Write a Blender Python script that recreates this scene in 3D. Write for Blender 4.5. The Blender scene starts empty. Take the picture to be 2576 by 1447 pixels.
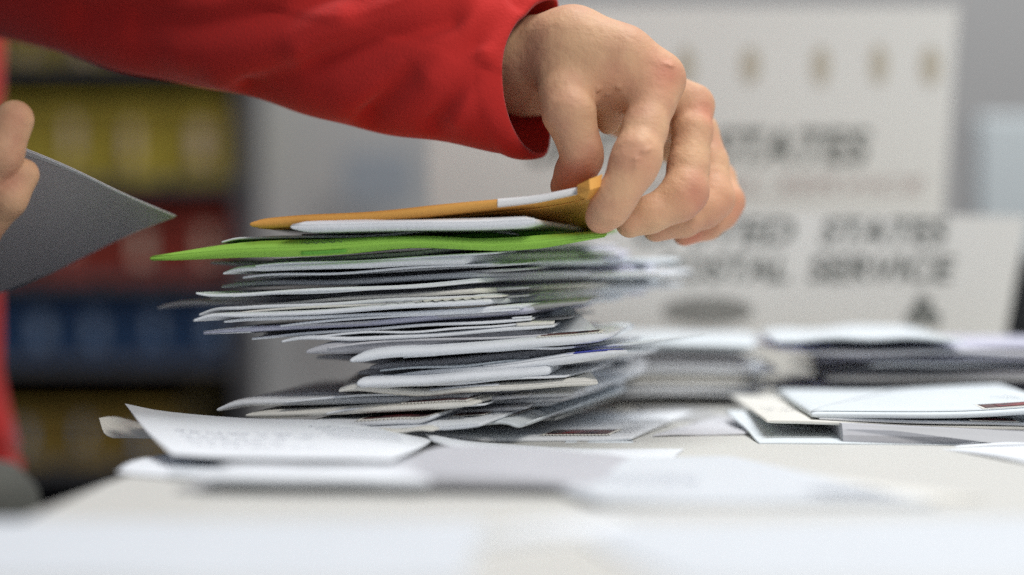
import bpy, bmesh, math, random
import numpy as np
from mathutils import Vector
random.seed(7)
scene = bpy.context.scene
COL = scene.collection
R = math.radians

# ------------------------------------------------------------------ camera, world, lights
K = 0.4235 / 2576.0            # metres per photo-pixel (2576 wide) at 1 m
CX, HY, CZ = 1288.0, 600.0, 0.0838
cam_d = bpy.data.cameras.new('camera'); cam = bpy.data.objects.new('camera', cam_d); COL.objects.link(cam)
cam.location = (0, -1.0, CZ); cam.rotation_euler = (R(90), 0, 0)
cam_d.lens = 85; cam_d.sensor_width = 36; cam_d.shift_y = -(723.5 - HY) / 2576.0
cam_d.clip_start = 0.02; cam_d.clip_end = 50
cam_d.dof.use_dof = True; cam_d.dof.focus_distance = 0.995; cam_d.dof.aperture_fstop = 2.6
cam_d.dof.aperture_blades = 9
scene.camera = cam
w = bpy.data.worlds.new("World"); scene.world = w; w.use_nodes = True
w.node_tree.nodes['Background'].inputs[0].default_value = (0.80, 0.87, 1.0, 1)
w.node_tree.nodes['Background'].inputs[1].default_value = 0.27
scene.view_settings.view_transform = 'Standard'; scene.view_settings.look = 'None'
scene.view_settings.exposure = 0.12; scene.view_settings.gamma = 1.0
scene.cycles.use_denoising = False
scene.cycles.max_bounces = 7
scene.cycles.sample_clamp_indirect = 4

def area(name, loc, target, size, sy, power, col):
    l = bpy.data.lights.new(name, 'AREA'); l.shape = 'RECTANGLE'; l.size = size; l.size_y = sy
    l.energy = power; l.color = col
    o = bpy.data.objects.new(name, l); COL.objects.link(o); o.location = loc
    o.rotation_euler = (Vector(target) - Vector(loc)).to_track_quat('-Z', 'Y').to_euler()
    return o
area('ceiling_light_panel', (0.45, 0.40, 1.7), (0.05, 0.05, 0), 0.9, 0.75, 27, (0.96, 0.985, 1.0))
area('window_light', (0.70, -1.0, 1.15), (0.03, 0.05, 0.08), 0.5, 0.45, 11.5, (1.0, 0.96, 0.90))

def P(px, py, d=1.0):
    return np.array([(px - CX) * K * d, d - 1.0, CZ - (py - HY) * K * d])

# ------------------------------------------------------------------ materials
def mat(name, col, rough=0.6, spec=0.35, bump=0.0, bscale=400, var=0.0, vscale=8, sheen=0.0, sss=0.0, col2=None):
    m = bpy.data.materials.new(name); m.use_nodes = True
    nt = m.node_tree; b = nt.nodes['Principled BSDF']
    b.inputs['Base Color'].default_value = (*col, 1); b.inputs['Roughness'].default_value = rough
    b.inputs['Specular IOR Level'].default_value = spec
    if sheen: b.inputs['Sheen Weight'].default_value = sheen; b.inputs['Sheen Roughness'].default_value = 0.4
    tc = nt.nodes.new('ShaderNodeTexCoord')
    if var or col2:
        n = nt.nodes.new('ShaderNodeTexNoise'); n.inputs['Scale'].default_value = vscale; n.inputs['Detail'].default_value = 6
        nt.links.new(tc.outputs['Object'], n.inputs['Vector'])
        r = nt.nodes.new('ShaderNodeValToRGB'); r.color_ramp.elements[0].position = .32; r.color_ramp.elements[1].position = .7
        c2 = col2 or tuple(c * (1 - var) for c in col)
        r.color_ramp.elements[0].color = (*c2, 1); r.color_ramp.elements[1].color = (*col, 1)
        nt.links.new(n.outputs['Fac'], r.inputs['Fac']); nt.links.new(r.outputs['Color'], b.inputs['Base Color'])
    if bump:
        n2 = nt.nodes.new('ShaderNodeTexNoise'); n2.inputs['Scale'].default_value = bscale; n2.inputs['Detail'].default_value = 8
        nt.links.new(tc.outputs['Object'], n2.inputs['Vector'])
        bp = nt.nodes.new('ShaderNodeBump'); bp.inputs['Strength'].default_value = bump; bp.inputs['Distance'].default_value = 0.0006
        nt.links.new(n2.outputs['Fac'], bp.inputs['Height']); nt.links.new(bp.outputs['Normal'], b.inputs['Normal'])
    return m
M = {}
def paper(k, c, **kw): M[k] = mat('paper_' + k, c, rough=0.62, spec=0.3, bump=0.25, bscale=260, var=0.06, vscale=30, **kw)
paper('white', (0.79, 0.81, 0.84)); paper('bright', (0.81, 0.835, 0.87)); paper('cool', (0.73, 0.78, 0.81)); paper('near', (0.67, 0.70, 0.735))
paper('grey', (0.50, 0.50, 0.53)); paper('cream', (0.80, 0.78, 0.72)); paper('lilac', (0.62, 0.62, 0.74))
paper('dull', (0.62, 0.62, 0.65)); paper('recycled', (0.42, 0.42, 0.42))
paper('green', (0.29, 0.56, 0.075)); paper('deepgreen', (0.14, 0.42, 0.05)); paper('amber', (0.72, 0.36, 0.08)); paper('blue', (0.10, 0.12, 0.55))
paper('tape', (0.80, 0.80, 0.80)); paper('mailerflap', (0.44, 0.44, 0.45))
M['held'] = mat('paper_held', (0.60, 0.58, 0.61), rough=.75, spec=.15)  # grey base colour includes the shade on the letter's underside
M['ink'] = mat('ink', (0.05, 0.055, 0.08), rough=.8)
M['fadedink'] = mat('faded_ink', (0.30, 0.32, 0.40), rough=.8)
M['stamp'] = mat('stamp_print', (0.34, 0.05, 0.05), rough=.45, col2=(0.05, 0.045, 0.06), vscale=140)
M['stampdark'] = mat('stamp_dark_print', (0.16, 0.06, 0.05), rough=.45, col2=(0.03, 0.03, 0.045), vscale=160)
M['table'] = mat('table_laminate', (0.66, 0.65, 0.61), rough=.42, spec=.3, var=.04, vscale=3, bump=.05, bscale=900)
M['steel'] = mat('painted_steel', (0.08, 0.08, 0.085), rough=.5)
M['floor'] = mat('floor_lino', (0.10, 0.10, 0.10), rough=.5, var=.2, vscale=2)
M['wallm'] = mat('wall_paint', (0.72, 0.71, 0.69), rough=.8, var=.06, vscale=1.5)

# ------------------------------------------------------------------ object helpers
def tag(o, label=None, cat=None, group=None, kind=None):
    if label: o['label'] = label
    if cat: o['category'] = cat
    if group: o['group'] = group
    if kind: o['kind'] = kind
    return o
def meshobj(name, V, F, m, parent=None, smooth=True):
    me = bpy.data.meshes.new(name); me.from_pydata([tuple(map(float, v)) for v in V], [], [tuple(map(int, f)) for f in F])
    me.update()
    if smooth: me.polygons.foreach_set('use_smooth', [True] * len(me.polygons))
    mm = m if isinstance(m, list) else [m]
    for q in mm: me.materials.append(q)
    o = bpy.data.objects.new(name, me); COL.objects.link(o)
    if parent: o.parent = parent
    return o
def empty(name, loc=(0, 0, 0)):
    o = bpy.data.objects.new(name, None); COL.objects.link(o); o.location = loc; o.empty_display_size = .02
    return o
def rel(o, parent):           # parent keeping world coordinates of the mesh data
    o.parent = parent; o.location = -Vector(parent.location); return o
def box(name, lo, hi, m, parent=None, bevel=0.0):
    bm = bmesh.new(); bmesh.ops.create_cube(bm, size=1)
    lo = Vector(lo); hi = Vector(hi)
    for v in bm.verts: v.co = Vector(((v.co[i] + .5) * (hi[i] - lo[i]) + lo[i]) for i in range(3))
    if bevel: bmesh.ops.bevel(bm, geom=list(bm.edges), offset=bevel, segments=2, affect='EDGES', profile=.6)
    me = bpy.data.meshes.new(name); bm.to_mesh(me); bm.free(); me.materials.append(m)
    o = bpy.data.objects.new(name, me); COL.objects.link(o)
    if parent: o.parent = parent
    return o

# ------------------------------------------------------------------ envelopes
def smooth_interp(xs, ys, x):
    # Catmull-Rom through the knots (xs increasing)
    xs = np.asarray(xs, float); ys = np.asarray(ys, float)
    m = np.gradient(ys, xs) if len(xs) > 2 else np.full(len(xs), (ys[-1] - ys[0]) / (xs[-1] - xs[0]))
    i = np.clip(np.searchsorted(xs, x) - 1, 0, len(xs) - 2); h = xs[i + 1] - xs[i]; t = (x - xs[i]) / h
    return ((2*t**3 - 3*t**2 + 1) * ys[i] + (t**3 - 2*t**2 + t) * h * m[i] + (-2*t**3 + 3*t**2) * ys[i+1] + (t**3 - t**2) * h * m[i+1])

class Env:
    def __init__(s, pts, t, dl=1.0, dr=1.0, S=.114, ang=8, pitch=0.0, tp=None, wu=.10, wv=.045, pw=.5, wob=1.0, seed=0, roll=0.0, drop=0.0, twist=0.0, pu=.45, wr=None):
        s.wr = wr or wu
        s.twist = twist; s.pu = pu
        rnd = random.Random(seed * 31 + 5)
        s.xs = [p[0] for p in pts]; s.ys = [p[1] for p in pts]
        s.t, s.dl, s.dr, s.S, s.pitch, s.tp, s.wu, s.wv, s.pw, s.wob, s.roll, s.drop = t, dl, dr, S, pitch, tp, wu, wv, pw, wob, roll, drop
        s.b = np.array([math.sin(R(ang)), math.cos(R(ang)), 0]) * S
        s.ph = [rnd.uniform(0, 6.28) for _ in range(8)]; s.fr = [rnd.uniform(3, 9) for _ in range(4)]
    def mid(s, u, v):
        x = s.xs[0] + (s.xs[-1] - s.xs[0]) * min(max(u, 0), 1); y = float(smooth_interp(s.xs, s.ys, np.array([x]))[0])
        d = s.dl + (s.dr - s.dl) * u
        p = P(x, y, d) + s.b * v
        p[2] += s.pitch * s.S * v + s.wob * .00022 * (math.sin(s.fr[0]*u + s.ph[0] + 2*v) + .6*math.sin(s.fr[1]*2*u + s.ph[1] - 3*v))
        p[2] += s.roll * s.S * v * v * (u - .5) - s.twist * s.S * v * u * u
        p[1] += s.wob * .0004 * math.sin(s.fr[2]*1.7*u + s.ph[2]) * (1 - v)
        p[0] += s.wob * .0004 * math.sin(s.fr[3]*v + s.ph[3])
        return p
    def half(s, u, v):
        mu = min(u, 1 - u); mv = min(v, 1 - v)
        a = min(1, max(0, u) / s.wu, max(0, 1-u) / s.wr) ** s.pu; b = min(1, max(0, mv) / s.wv); b = (1 - (1-b)**2) ** s.pw
        h = s.t * .5 * a * b
        if s.tp: h *= float(np.interp(u, np.linspace(0, 1, len(s.tp)), s.tp))
        return h + .00016 + (.00022 if min(mu, mv*.7) < .007 else 0)
    def top(s, u, v, off=0.0): p = s.mid(u, v); p[2] += s.half(u, v) + off; return p
    def bot(s, u, v, off=0.0): p = s.mid(u, v); p[2] -= s.half(u, v) + off; return p
US = sorted({0, .004, .012, .025, .045, .07, .1, .14, .19, *[.25 + .05 * i for i in range(11)], .81, .86, .9, .93, .955, .975, .988, .996, 1})
VS = [0, .006, .016, .03, .05, .08, .12, .2, .33, .5, .67, .8, .88, .93, .97, .99, 1]
def env_mesh(e, name, m, parent=None):
    V = []; F = []; nu, nv = len(US), len(VS)
    for f in (e.top, e.bot):
        for u in US:
            for v in VS: V.append(f(u, v))
    N = nu * nv
    for i in range(nu - 1):
        for j in range(nv - 1):
            a = i*nv + j; F.append((a, a+nv, a+nv+1, a+1)); F.append((N+a, N+a+1, N+a+nv+1, N+a+nv))
    rim = [i*nv for i in range(nu)] + [(nu-1)*nv + j for j in range(1, nv)] + [i*nv + nv-1 for i in range(nu-2, -1, -1)] + [j for j in range(nv-2, 0, -1)]
    for a, b in zip(rim, rim[1:] + rim[:1]): F.append((a, N+a, N+b, b))
    return meshobj(name, V, F, m, parent)
def patch(e, name, m, parent, u0, u1, v0, v1, off=.00025, side='top', nu=14, nv=8, thick=.00012, perf=0, skew=0.0, poly=None):
    f = e.top if side == 'top' else e.bot
    V = []; F = []
    for lay in (off + thick, off):
        for i in range(nu):
            for j in range(nv):
                a, b = i/(nu-1), j/(nv-1)
                u = u0 + (u1-u0)*a + skew*b; v = v0 + (v1-v0)*b
                if perf and j in (0, nv-1) and i % 2: v += (v1-v0) * perf * (1 if j == 0 else -1)
                V.append(f(min(u, .9995), max(v, .0005), lay))
    N = nu*nv
    for i in range(nu-1):
        for j in range(nv-1):
            a = i*nv+j; F.append((a, a+nv, a+nv+1, a+1)); F.append((N+a, N+a+1, N+a+nv+1, N+a+nv))
    rim = [i*nv for i in range(nu)] + [(nu-1)*nv + j for j in range(1, nv)] + [i*nv + nv-1 for i in range(nu-2, -1, -1)] + [j for j in range(nv-2, 0, -1)]
    for a, b in zip(rim, rim[1:] + rim[:1]): F.append((a, N+a, N+b, b))
    return meshobj(name, V, F, m, parent)
def flap(e, parent, m, side='top', depth=.55, off=.0002, v0=.0, n=22):
    # pointed flap: covers v from v0 to a triangle with its apex in the middle
    f = e.top if side == 'top' else e.bot
    V = []; F = []; nv = 8
    for lay in (off + .00018, off):
        for i in range(n):
            u = .004 + .992 * i/(n-1); vm = v0 + depth * min(1, 2.1*min(u, 1-u)+.02)
            for j in range(nv): V.append(f(u, v0 + (vm-v0)*j/(nv-1), lay))
    N = n*nv
    for i in range(n-1):
        for j in range(nv-1):
            a = i*nv+j; F.append((a, a+nv, a+nv+1, a+1)); F.append((N+a, N+a+1, N+a+nv+1, N+a+nv))
    rim = [i*nv for i in range(n)] + [(n-1)*nv + j for j in range(1, nv)] + [i*nv + nv-1 for i in range(n-2, -1, -1)] + [j for j in range(nv-2, 0, -1)]
    for a, b in zip(rim, rim[1:] + rim[:1]): F.append((a, N+a, N+b, b))
    return meshobj('flap', V, F, m, parent)
def strokes(e, name, m, parent, lines, wid=.006, side='top', off=.0002):
    # printed pen / postmark lines lying on the sheet; wid in u units
    f = e.top if side == 'top' else e.bot
    V = []; F = []
    for L in lines:
        base = len(V)
        for k, (u, v) in enumerate(L):
            if k < len(L)-1: du, dv = L[k+1][0]-u, L[k+1][1]-v
            else: du, dv = u-L[k-1][0], v-L[k-1][1]
            q = math.hypot(du*.16, dv*e.S) or 1
            nu_, nv_ = -dv*e.S/q/.16, du*.16/q/e.S
            V.append(f(min(.999, u+nu_*wid*.0005), max(.001, v+nv_*wid*.0005), off)); V.append(f(min(.999, u-nu_*wid*.0005), max(.001, v-nv_*wid*.0005), off))
        for k in range(len(L)-1): a = base+2*k; F.append((a, a+1, a+3, a+2))
    return meshobj(name, V, F, m, parent, smooth=False)
def waves(u0, u1, v0, v1, n=5, amp=.012):
    out = []
    for i in range(n):
        v = v0 + (v1-v0)*i/(n-1)
        out.append([(u0+(u1-u0)*k/28, v + amp*math.sin(k*1.1)) for k in range(29)])
    return out
def scribble(u0, u1, v0, rows, seed, dv=.06):
    r = random.Random(seed); out = []
    for j in range(rows):
        u = u0; v = v0 + j*dv; end = u1 - r.uniform(0, .3)*(u1-u0)
        while u < end:
            wlen = r.uniform(.03, .07); L = []
            k = int(wlen/.004)
            for i in range(k): L.append((u+i*.004, v + r.uniform(-.35, .35)*dv*.6))
            out.append(L); u += wlen + .014
    return out

GSTACK = 'letters in the tall mail stack'
count = [0]
def env(label, pts, t=1.5, mt='white', group=GSTACK, name='envelope', cat='envelope', parts=None, **kw):
    count[0] += 1
    e = Env(pts, t/1000., seed=count[0], **kw)
    c = e.mid(.5, .5)
    o = env_mesh(e, name, M[mt]); tag(o, label, cat, group)
    # origin at the middle of the letter
    me = o.data; off = Vector(c); me.transform(__import__('mathutils').Matrix.Translation(-off)); o.location = off
    if parts:
        for fn in parts:
            ch = fn(e, o); 
            for q in (ch if isinstance(ch, list) else [ch]): q.location = -off
    return e, o
def st(u0, u1, v0, v1, m='stamp', **kw):
    def f(e, o):
        du, dv = u1-u0, v1-v0
        return [patch(e, 'stamp', M['cream'], o, u0-.04*du, u1+.04*du, v0-.10*dv, v1+.10*dv, off=.0003, nu=41, perf=.09, **kw),
                patch(e, 'stamp_frame', M['stampdark'], o, u0+.02*du, u1-.02*du, v0+.05*dv, v1-.05*dv, off=.00048, nu=20, thick=.00008, **kw),
                patch(e, 'stamp_picture', M[m], o, u0+.25*du, u1-.22*du, v0+.18*dv, v1-.22*dv, off=.00062, nu=14, thick=.00008, **kw)]
    return f
def pm(u0, u1, v0, v1, n=5, m='ink', wid=.5, amp=.012): return lambda e, o: strokes(e, 'postmark', M[m], o, waves(u0, u1, v0, v1, n, amp), wid=wid)
def adr(u0, u1, v0, rows, seed, m='fadedink', wid=.45, dv=.06): return lambda e, o: strokes(e, 'address', M[m], o, scribble(u0, u1, v0, rows, seed, dv), wid=wid)
def fl(side='top', depth=.55, m='white', v0=0.0): return lambda e, o: flap(e, o, M[m], side, depth, v0=v0)
def lab(u0, u1, v0, v1, m='bright', side='top', name='label_sticker', **kw): return lambda e, o: patch(e, name, M[m], o, u0, u1, v0, v1, side=side, **kw)

# ---- top of the stack
def wrap(u0, u1, vt, vb, m, name):
    def f(e, o):
        V = []; F = []; n = 26; prof = [('b', vb), ('b', vb*.6), ('b', vb*.25), ('b', .004), ('f', 0), ('t', .004), ('t', vt*.25), ('t', vt*.6), ('t', vt)]
        for i in range(n):
            u = u0 + (u1-u0)*i/(n-1)
            for k, v in prof:
                if k == 'f': p = e.mid(u, 0) + np.array([0, -.0006, 0])
                else: p = e.top(u, v, .0003) if k == 't' else e.bot(u, v, .0003); p = p + np.array([0, -.0005 if v < .005 else -.0002, 0])
                V.append(p)
        w_ = len(prof)
        for i in range(n-1):
            for j in range(w_-1): a = i*w_+j; F.append((a, a+w_, a+w_+1, a+1))
        return meshobj(name, V, F, M[m], o)
    return f
def corner(e, o):
    q = [P(1452, 466, .970), P(1482, 451, .966), P(1516, 438, .972), P(1510, 470, .968), P(1500, 499, .972), P(1476, 502, .968), P(1453, 490, .970)]
    ce = P(1484, 478, .9635); V = q + [ce] + [p + np.array([0, .004, 0]) for p in q]
    F = [((i+1) % 7, i, 7) for i in range(7)] + [(i, (i+1) % 7, 8+(i+1) % 7, 8+i) for i in range(7)] + [tuple(8+i for i in range(7))]
    return meshobj('crumpled_corner', V, F, M['amber'], o, smooth=False)
def amber_parts():
    return [wrap(.705, .955, .08, .012, 'tape', 'paper_label'), corner,
            adr(.74, .95, .018, 1, 5, 'ink', wid=.4, dv=.01), fl('bot', .5, 'amber', v0=.12)]
env('thick amber envelope with white label whose corner the hand lifts off the stack',
    [(630, 566), (680, 562), (1000, 538), (1230, 511), (1400, 490), (1470, 474), (1514, 452)], 4.6, 'amber', dl=.98, dr=.972, S=.115, ang=3, pitch=-.01, twist=.17,
    parts=amber_parts(), wob=1.3, tp=[.8, 1, 1, 1, .85, .7, .65], wu=.035)
env('plump smooth white envelope directly beneath the amber one', [(730, 571), (1000, 567), (1200, 562), (1345, 554)], 4.0, 'white', dl=.972, dr=.972, ang=14, pitch=-.035, wu=.06,
    parts=[fl('top', .5, 'white')])
env('thin white sheet with down-curled left tip lying on the green envelopes', [(556, 610), (585, 602), (640, 599), (1000, 588), (1100, 578), (1188, 573)], .7, 'bright', dl=.995, dr=.992, ang=16, pitch=-.03)
env('second sheet under the plump white envelope, its right corner dipping over green', [(760, 590), (1100, 583), (1200, 575), (1300, 588)], .9, 'white', dl=1.01, dr=1.0, ang=14, pitch=-.02)
env('darker green envelope tucked above the long lime green one', [(586, 607), (850, 604), (1100, 600), (1250, 592), (1400, 588)], 3.2, 'deepgreen', dl=1.0, dr=1.005, ang=10, pitch=.0, wu=.1)
env('long lime green envelope with pointed left end and cancellation marks', [(378, 645), (600, 632), (850, 623), (1100, 612), (1200, 613), (1350, 607), (1527, 588)], 5.2, 'green', dl=.975, dr=.98, S=.12, ang=4, pitch=.012,
    wu=.25, tp=[.8, 1.05, 1.1, 1.05, .75, .7, 1.1, .9], wob=2.5, parts=[pm(.33, .42, .012, .035, 2, wid=.3, amp=.007), lab(.33, .43, .0, .012, 'deepgreen', 'bot', name='opening', off=.0004), fl('bot', .4, 'green'), fl('top', .5, 'green')])

# ---- upper white block (right sides run back and out of focus)
UP = dict(S=.165, ang=26)
up = [
 ('dull envelope hanging just under the lime green one, left end blunt', [(529, 661), (620, 662), (900, 648), (1150, 636)], 2.2, 'dull', dict(dl=1.035, dr=1.03, S=.12, ang=8)),
 ('grey envelope under the lime green one with a kinked right corner', [(690, 655), (900, 646), (1060, 636), (1120, 627), (1182, 622)], 1.6, 'dull', dict(dl=1.0, dr=.99, S=.165, ang=24)),
 ('white envelope with curled left tip second below the lime green one', [(560, 689), (590, 679), (640, 675), (800, 670), (1000, 658), (1165, 650)], 2.6, 'white', dict(dl=.985, dr=.985, S=.165, ang=26)),
 ('blue-tinted letter fanned far back to the right beneath the lime green one', [(640, 690), (900, 684), (1100, 672), (1230, 664)], 1.6, 'cool', dict(dl=1.05, dr=1.0, S=.18, ang=30)),
 ('soft blurred envelope set back with rounded left end near the top', [(590, 708), (700, 705), (900, 698), (1200, 684)], 3.0, 'dull', dict(dl=1.05, dr=1.02, S=.165, ang=24)),
 ('flat pale letter with double left edge above the long thin one', [(556, 724), (600, 719), (900, 709), (1200, 694)], 1.4, 'white', dict(dl=1.01, dr=.995, S=.17, ang=28)),
 ('long thin letter with knobbed left tip crossing the whole block', [(490, 737), (512, 741), (560, 742), (700, 736), (900, 726), (1105, 714), (1200, 705)], 1.1, 'bright', dict(dl=.98, dr=.99, S=.16, ang=25)),
 ('crimped envelope with stubby left end above the farthest-left blurred letter', [(530, 752), (640, 750), (900, 742), (1150, 727)], 2.0, 'dull', dict(dl=1.03, dr=1.0, S=.165, ang=27)),
 ('out-of-focus letter sticking out farthest left from the block', [(398, 776), (430, 768), (560, 763), (800, 753), (1100, 742)], 1.7, 'dull', dict(dl=1.055, dr=1.02, S=.13, ang=14)),
 ('letter with a dark address window showing along its front fold', [(640, 768), (850, 755), (1060, 740), (1200, 733)], 1.4, 'cream', dict(dl=.995, dr=.985, S=.165, ang=26)),
 ('upper sheet of the bright pair with rounded left shoulder', [(500, 793), (530, 781), (600, 776), (800, 766), (1060, 754), (1220, 746)], 1.3, 'white', dict(dl=.985, dr=.985, S=.16, ang=25)),
 ('bright letter with hooked left tip and torn corner label', [(486, 806), (515, 796), (600, 793), (800, 784), (1062, 768), (1220, 759)], 1.5, 'bright', dict(dl=.975, dr=.98, S=.16, ang=24)),
 ('slim bright letter whose left tip tucks under the hooked one', [(562, 810), (600, 806), (800, 800), (1000, 791), (1200, 778), (1310, 769)], 1.4, 'bright', dict(dl=.985, dr=.985, S=.14, ang=20)),
 ('lavender-grey letter with pale left triangle', [(511, 838), (620, 830), (800, 821), (1000, 806), (1200, 792), (1335, 780)], 2.0, 'lilac', dict(dl=.99, dr=.99, S=.12, ang=14)),
]
for lb, pts, t, m_, kw in up:
    prt = None
    if 'address window' in lb: prt = [lab(.38, .8, .0, .03, 'recycled', name='window', off=.0001)]
    if 'torn corner' in lb: prt = [lab(.76, .985, .0, .10, 'cream', name='label_sticker', off=.0005, perf=.2), pm(.60, .9, .012, .05, 2, wid=.45)]
    if 'lavender-grey' in lb: prt = [lab(.0, .14, .0, .5, 'bright', name='paper_corner', off=.0002), lab(.0, .14, .0, .2, 'bright', 'bot', name='paper_corner')]
    if 'double left' in lb: prt = [fl('top', .4, 'white')]
    env(lb, pts, t*1.08, m_, parts=prt, wu=.1 if t < 2 else .14, tp=[1, 1, 1.1, 1.3, 1.45], wr=.02, **kw)
# pale bands that fan out at the rear right
for i, (y, xr, mt, lb) in enumerate([
    (640, 1560, 'lilac', 'lilac letter topmost of the blurred fan behind the stack'),
    (657, 1500, 'cool', 'pale blue letter second in the blurred fan behind the stack'),
    (673, 1590, 'lilac', 'lilac letter midway in the blurred fan behind the stack'),
    (690, 1668, 'bright', 'bright letter reaching farthest right in the blurred fan'),
    (706, 1560, 'cool', 'pale blue letter just under the farthest-reaching one in the fan'),
    (723, 1600, 'white', 'white letter next to last in the blurred fan behind the stack'),
    (742, 1480, 'lilac', 'lilac letter lowest in the blurred fan behind the stack')]):
    env(lb, [(900, y + 12), (1150, y + 5), (1350, y + 1), (xr, y + 3)], 2.7, mt, dl=1.07 + .01*(i % 3), dr=1.09 + .012*((i*2) % 3), S=.11, ang=5 + i*2, pitch=.0, wr=.02)

# ---- lower block
lo = [
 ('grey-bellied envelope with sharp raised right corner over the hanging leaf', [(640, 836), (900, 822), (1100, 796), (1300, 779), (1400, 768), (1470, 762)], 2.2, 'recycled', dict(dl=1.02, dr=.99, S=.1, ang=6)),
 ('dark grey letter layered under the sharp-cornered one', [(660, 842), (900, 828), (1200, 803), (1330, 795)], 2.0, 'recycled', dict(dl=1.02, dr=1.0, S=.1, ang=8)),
 ('pale thin letter with short left spike below the lavender-grey one', [(631, 851), (720, 844), (900, 832), (1100, 817), (1200, 811), (1335, 803)], .9, 'white', dict(dl=.99, dr=.985, S=.1, ang=6)),
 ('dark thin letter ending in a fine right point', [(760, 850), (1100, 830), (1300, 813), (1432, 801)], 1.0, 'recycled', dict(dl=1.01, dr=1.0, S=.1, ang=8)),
 ('letter with hooked left tip and rolled white right end', [(706, 861), (735, 854), (900, 852), (1100, 841), (1250, 830), (1392, 820)], 1.7, 'white', dict(dl=.985, dr=.985, S=.1, ang=6)),
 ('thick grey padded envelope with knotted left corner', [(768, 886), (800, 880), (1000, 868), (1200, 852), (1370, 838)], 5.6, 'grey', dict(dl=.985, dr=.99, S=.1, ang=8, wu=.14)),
 ('bright white envelope with rounded left end and dark stamp at its right', [(882, 907), (905, 900), (1100, 884), (1300, 866), (1450, 853), (1532, 843)], 4.2, 'bright', dict(dl=.975, dr=.985, S=.11, ang=8, wu=.05)),
 ('crumpled dull letter blurred at left behind the bright rounded one', [(800, 903), (850, 896), (1000, 906), (1300, 886), (1400, 880)], 2.8, 'dull', dict(dl=1.04, dr=1.02, S=.11, ang=8, wob=4)),
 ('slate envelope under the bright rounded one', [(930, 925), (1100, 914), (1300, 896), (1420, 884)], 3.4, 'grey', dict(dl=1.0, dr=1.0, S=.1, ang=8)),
 ('postcard with perforated fringe ending in a long right point', [(1000, 923), (1200, 908), (1400, 887), (1500, 876), (1630, 862)], .7, 'cool', dict(dl=1.0, dr=1.01, S=.09, ang=20)),
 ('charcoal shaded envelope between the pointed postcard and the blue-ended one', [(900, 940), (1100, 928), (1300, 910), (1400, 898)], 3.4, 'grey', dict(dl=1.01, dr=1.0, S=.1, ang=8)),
 ('white envelope with vivid blue right end', [(945, 952), (1150, 935), (1350, 914), (1450, 900), (1545, 888)], 3.2, 'white', dict(dl=.99, dr=.985, S=.1, ang=14, pitch=-.03, wu=.2, tp=[.8, .9, 1, 1.2, 1.6])),
 ('thick bright bundle of sheets with squared left end', [(900, 965), (950, 962), (1100, 957), (1250, 944), (1385, 932)], 4.0, 'bright', dict(dl=.975, dr=.985, S=.1, ang=6, wu=.02)),
 ('folded letter whose left loop flares under the bright bundle', [(850, 984), (880, 979), (960, 985), (1060, 990), (1150, 982), (1300, 973), (1420, 966), (1502, 964)], 2.6, 'cream', dict(dl=.985, dr=.985, S=.12, ang=0, wu=.04)),
 ('blurred curved letter set back at left above the stout white one', [(698, 1002), (730, 996), (900, 996), (1100, 992), (1300, 984)], 2.0, 'dull', dict(dl=1.02, dr=1.01, S=.12, ang=10)),
 ('stout white envelope poking out left near the bottom', [(547, 1030), (580, 1020), (700, 1014), (900, 1008), (1180, 1000)], 3.4, 'white', dict(dl=1.0, dr=.99, S=.13, ang=12, wu=.06)),
]
for lb, pts, t, m_, kw in lo:
    prt = []
    if 'dark stamp' in lb: prt = [st(.73, .965, .012, .1, 'stampdark')]
    if 'blue right end' in lb: prt = [lab(.80, .97, .01, .30, 'blue', name='blue_print', skew=.02), lab(.45, .83, .002, .05, 'white', name='window')]
    if 'short left spike' in lb: prt = [lab(.93, .998, -.001, .05, 'bright', name='paper_corner', thick=.0006)]
    if 'rolled white' in lb: prt = [lab(.86, .997, .0, .08, 'cream', name='rolled_edge', thick=.0012)]
    if 'folded letter' in lb: prt = [lab(.35, .62, .002, .05, 'white', name='window'), fl('top', .5, 'cream')]
    if 'perforated' in lb: prt = [adr(.5, .95, .03, 1, 3, 'ink', .4, .02)]
    env(lb, pts, t, m_, parts=prt, **kw)
# squared sheet ends of the bright bundle
env('loose inner sheet jutting from the squared bundle', [(905, 972), (1000, 969), (1200, 962)], .6, 'bright', dl=.978, dr=.985, S=.08, ang=5)
env('hanging leaf with grey-blue face below the sharp raised corner', [(1290, 842), (1350, 838), (1420, 834), (1503, 832)], .9, 'cool', dl=1.005, dr=1.005, S=.05, ang=-14, pitch=.20, wob=.5)
# small splayed letters between the pointed postcard and the table
# ---- fan at the foot of the stack
env('long envelope with dark stamp on its right, low in the stack', [(620, 1046), (760, 1040), (900, 1034), (1050, 1026), (1140, 1022), (1188, 1020)], 2.8, 'cream', dl=.995, dr=.975, S=.13, ang=16, pitch=.03,
    parts=[st(.68, .96, .03, .2, 'stampdark')])
env('envelope with brown stamp and notched corner under the long one', [(760, 1068), (900, 1066), (1000, 1062), (1065, 1058), (1080, 1052)], 2.2, 'white', dl=.985, dr=.97, S=.13, ang=18, pitch=.04,
    parts=[st(.42, .97, .02, .28, 'stamp'), pm(.2, .9, .35, .6, 4, 'fadedink')])
env('bright fanned letter with blue line along its front', [(860, 1086), (1000, 1084), (1100, 1077), (1205, 1069)], 2.4, 'bright', dl=.975, dr=.965, S=.14, ang=20, pitch=.05,
    parts=[st(.62, .86, .2, .45, 'stampdark'), pm(.5, .97, .2, .6, 5, 'fadedink'), fl('top', .3, 'bright')])
env('lowest fanned letter with dog-eared cream corner', [(900, 1092), (1000, 1086), (1060, 1081), (1085, 1084)], 1.2, 'cream', dl=.965, dr=.962, S=.13, ang=22, pitch=.04)
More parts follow.
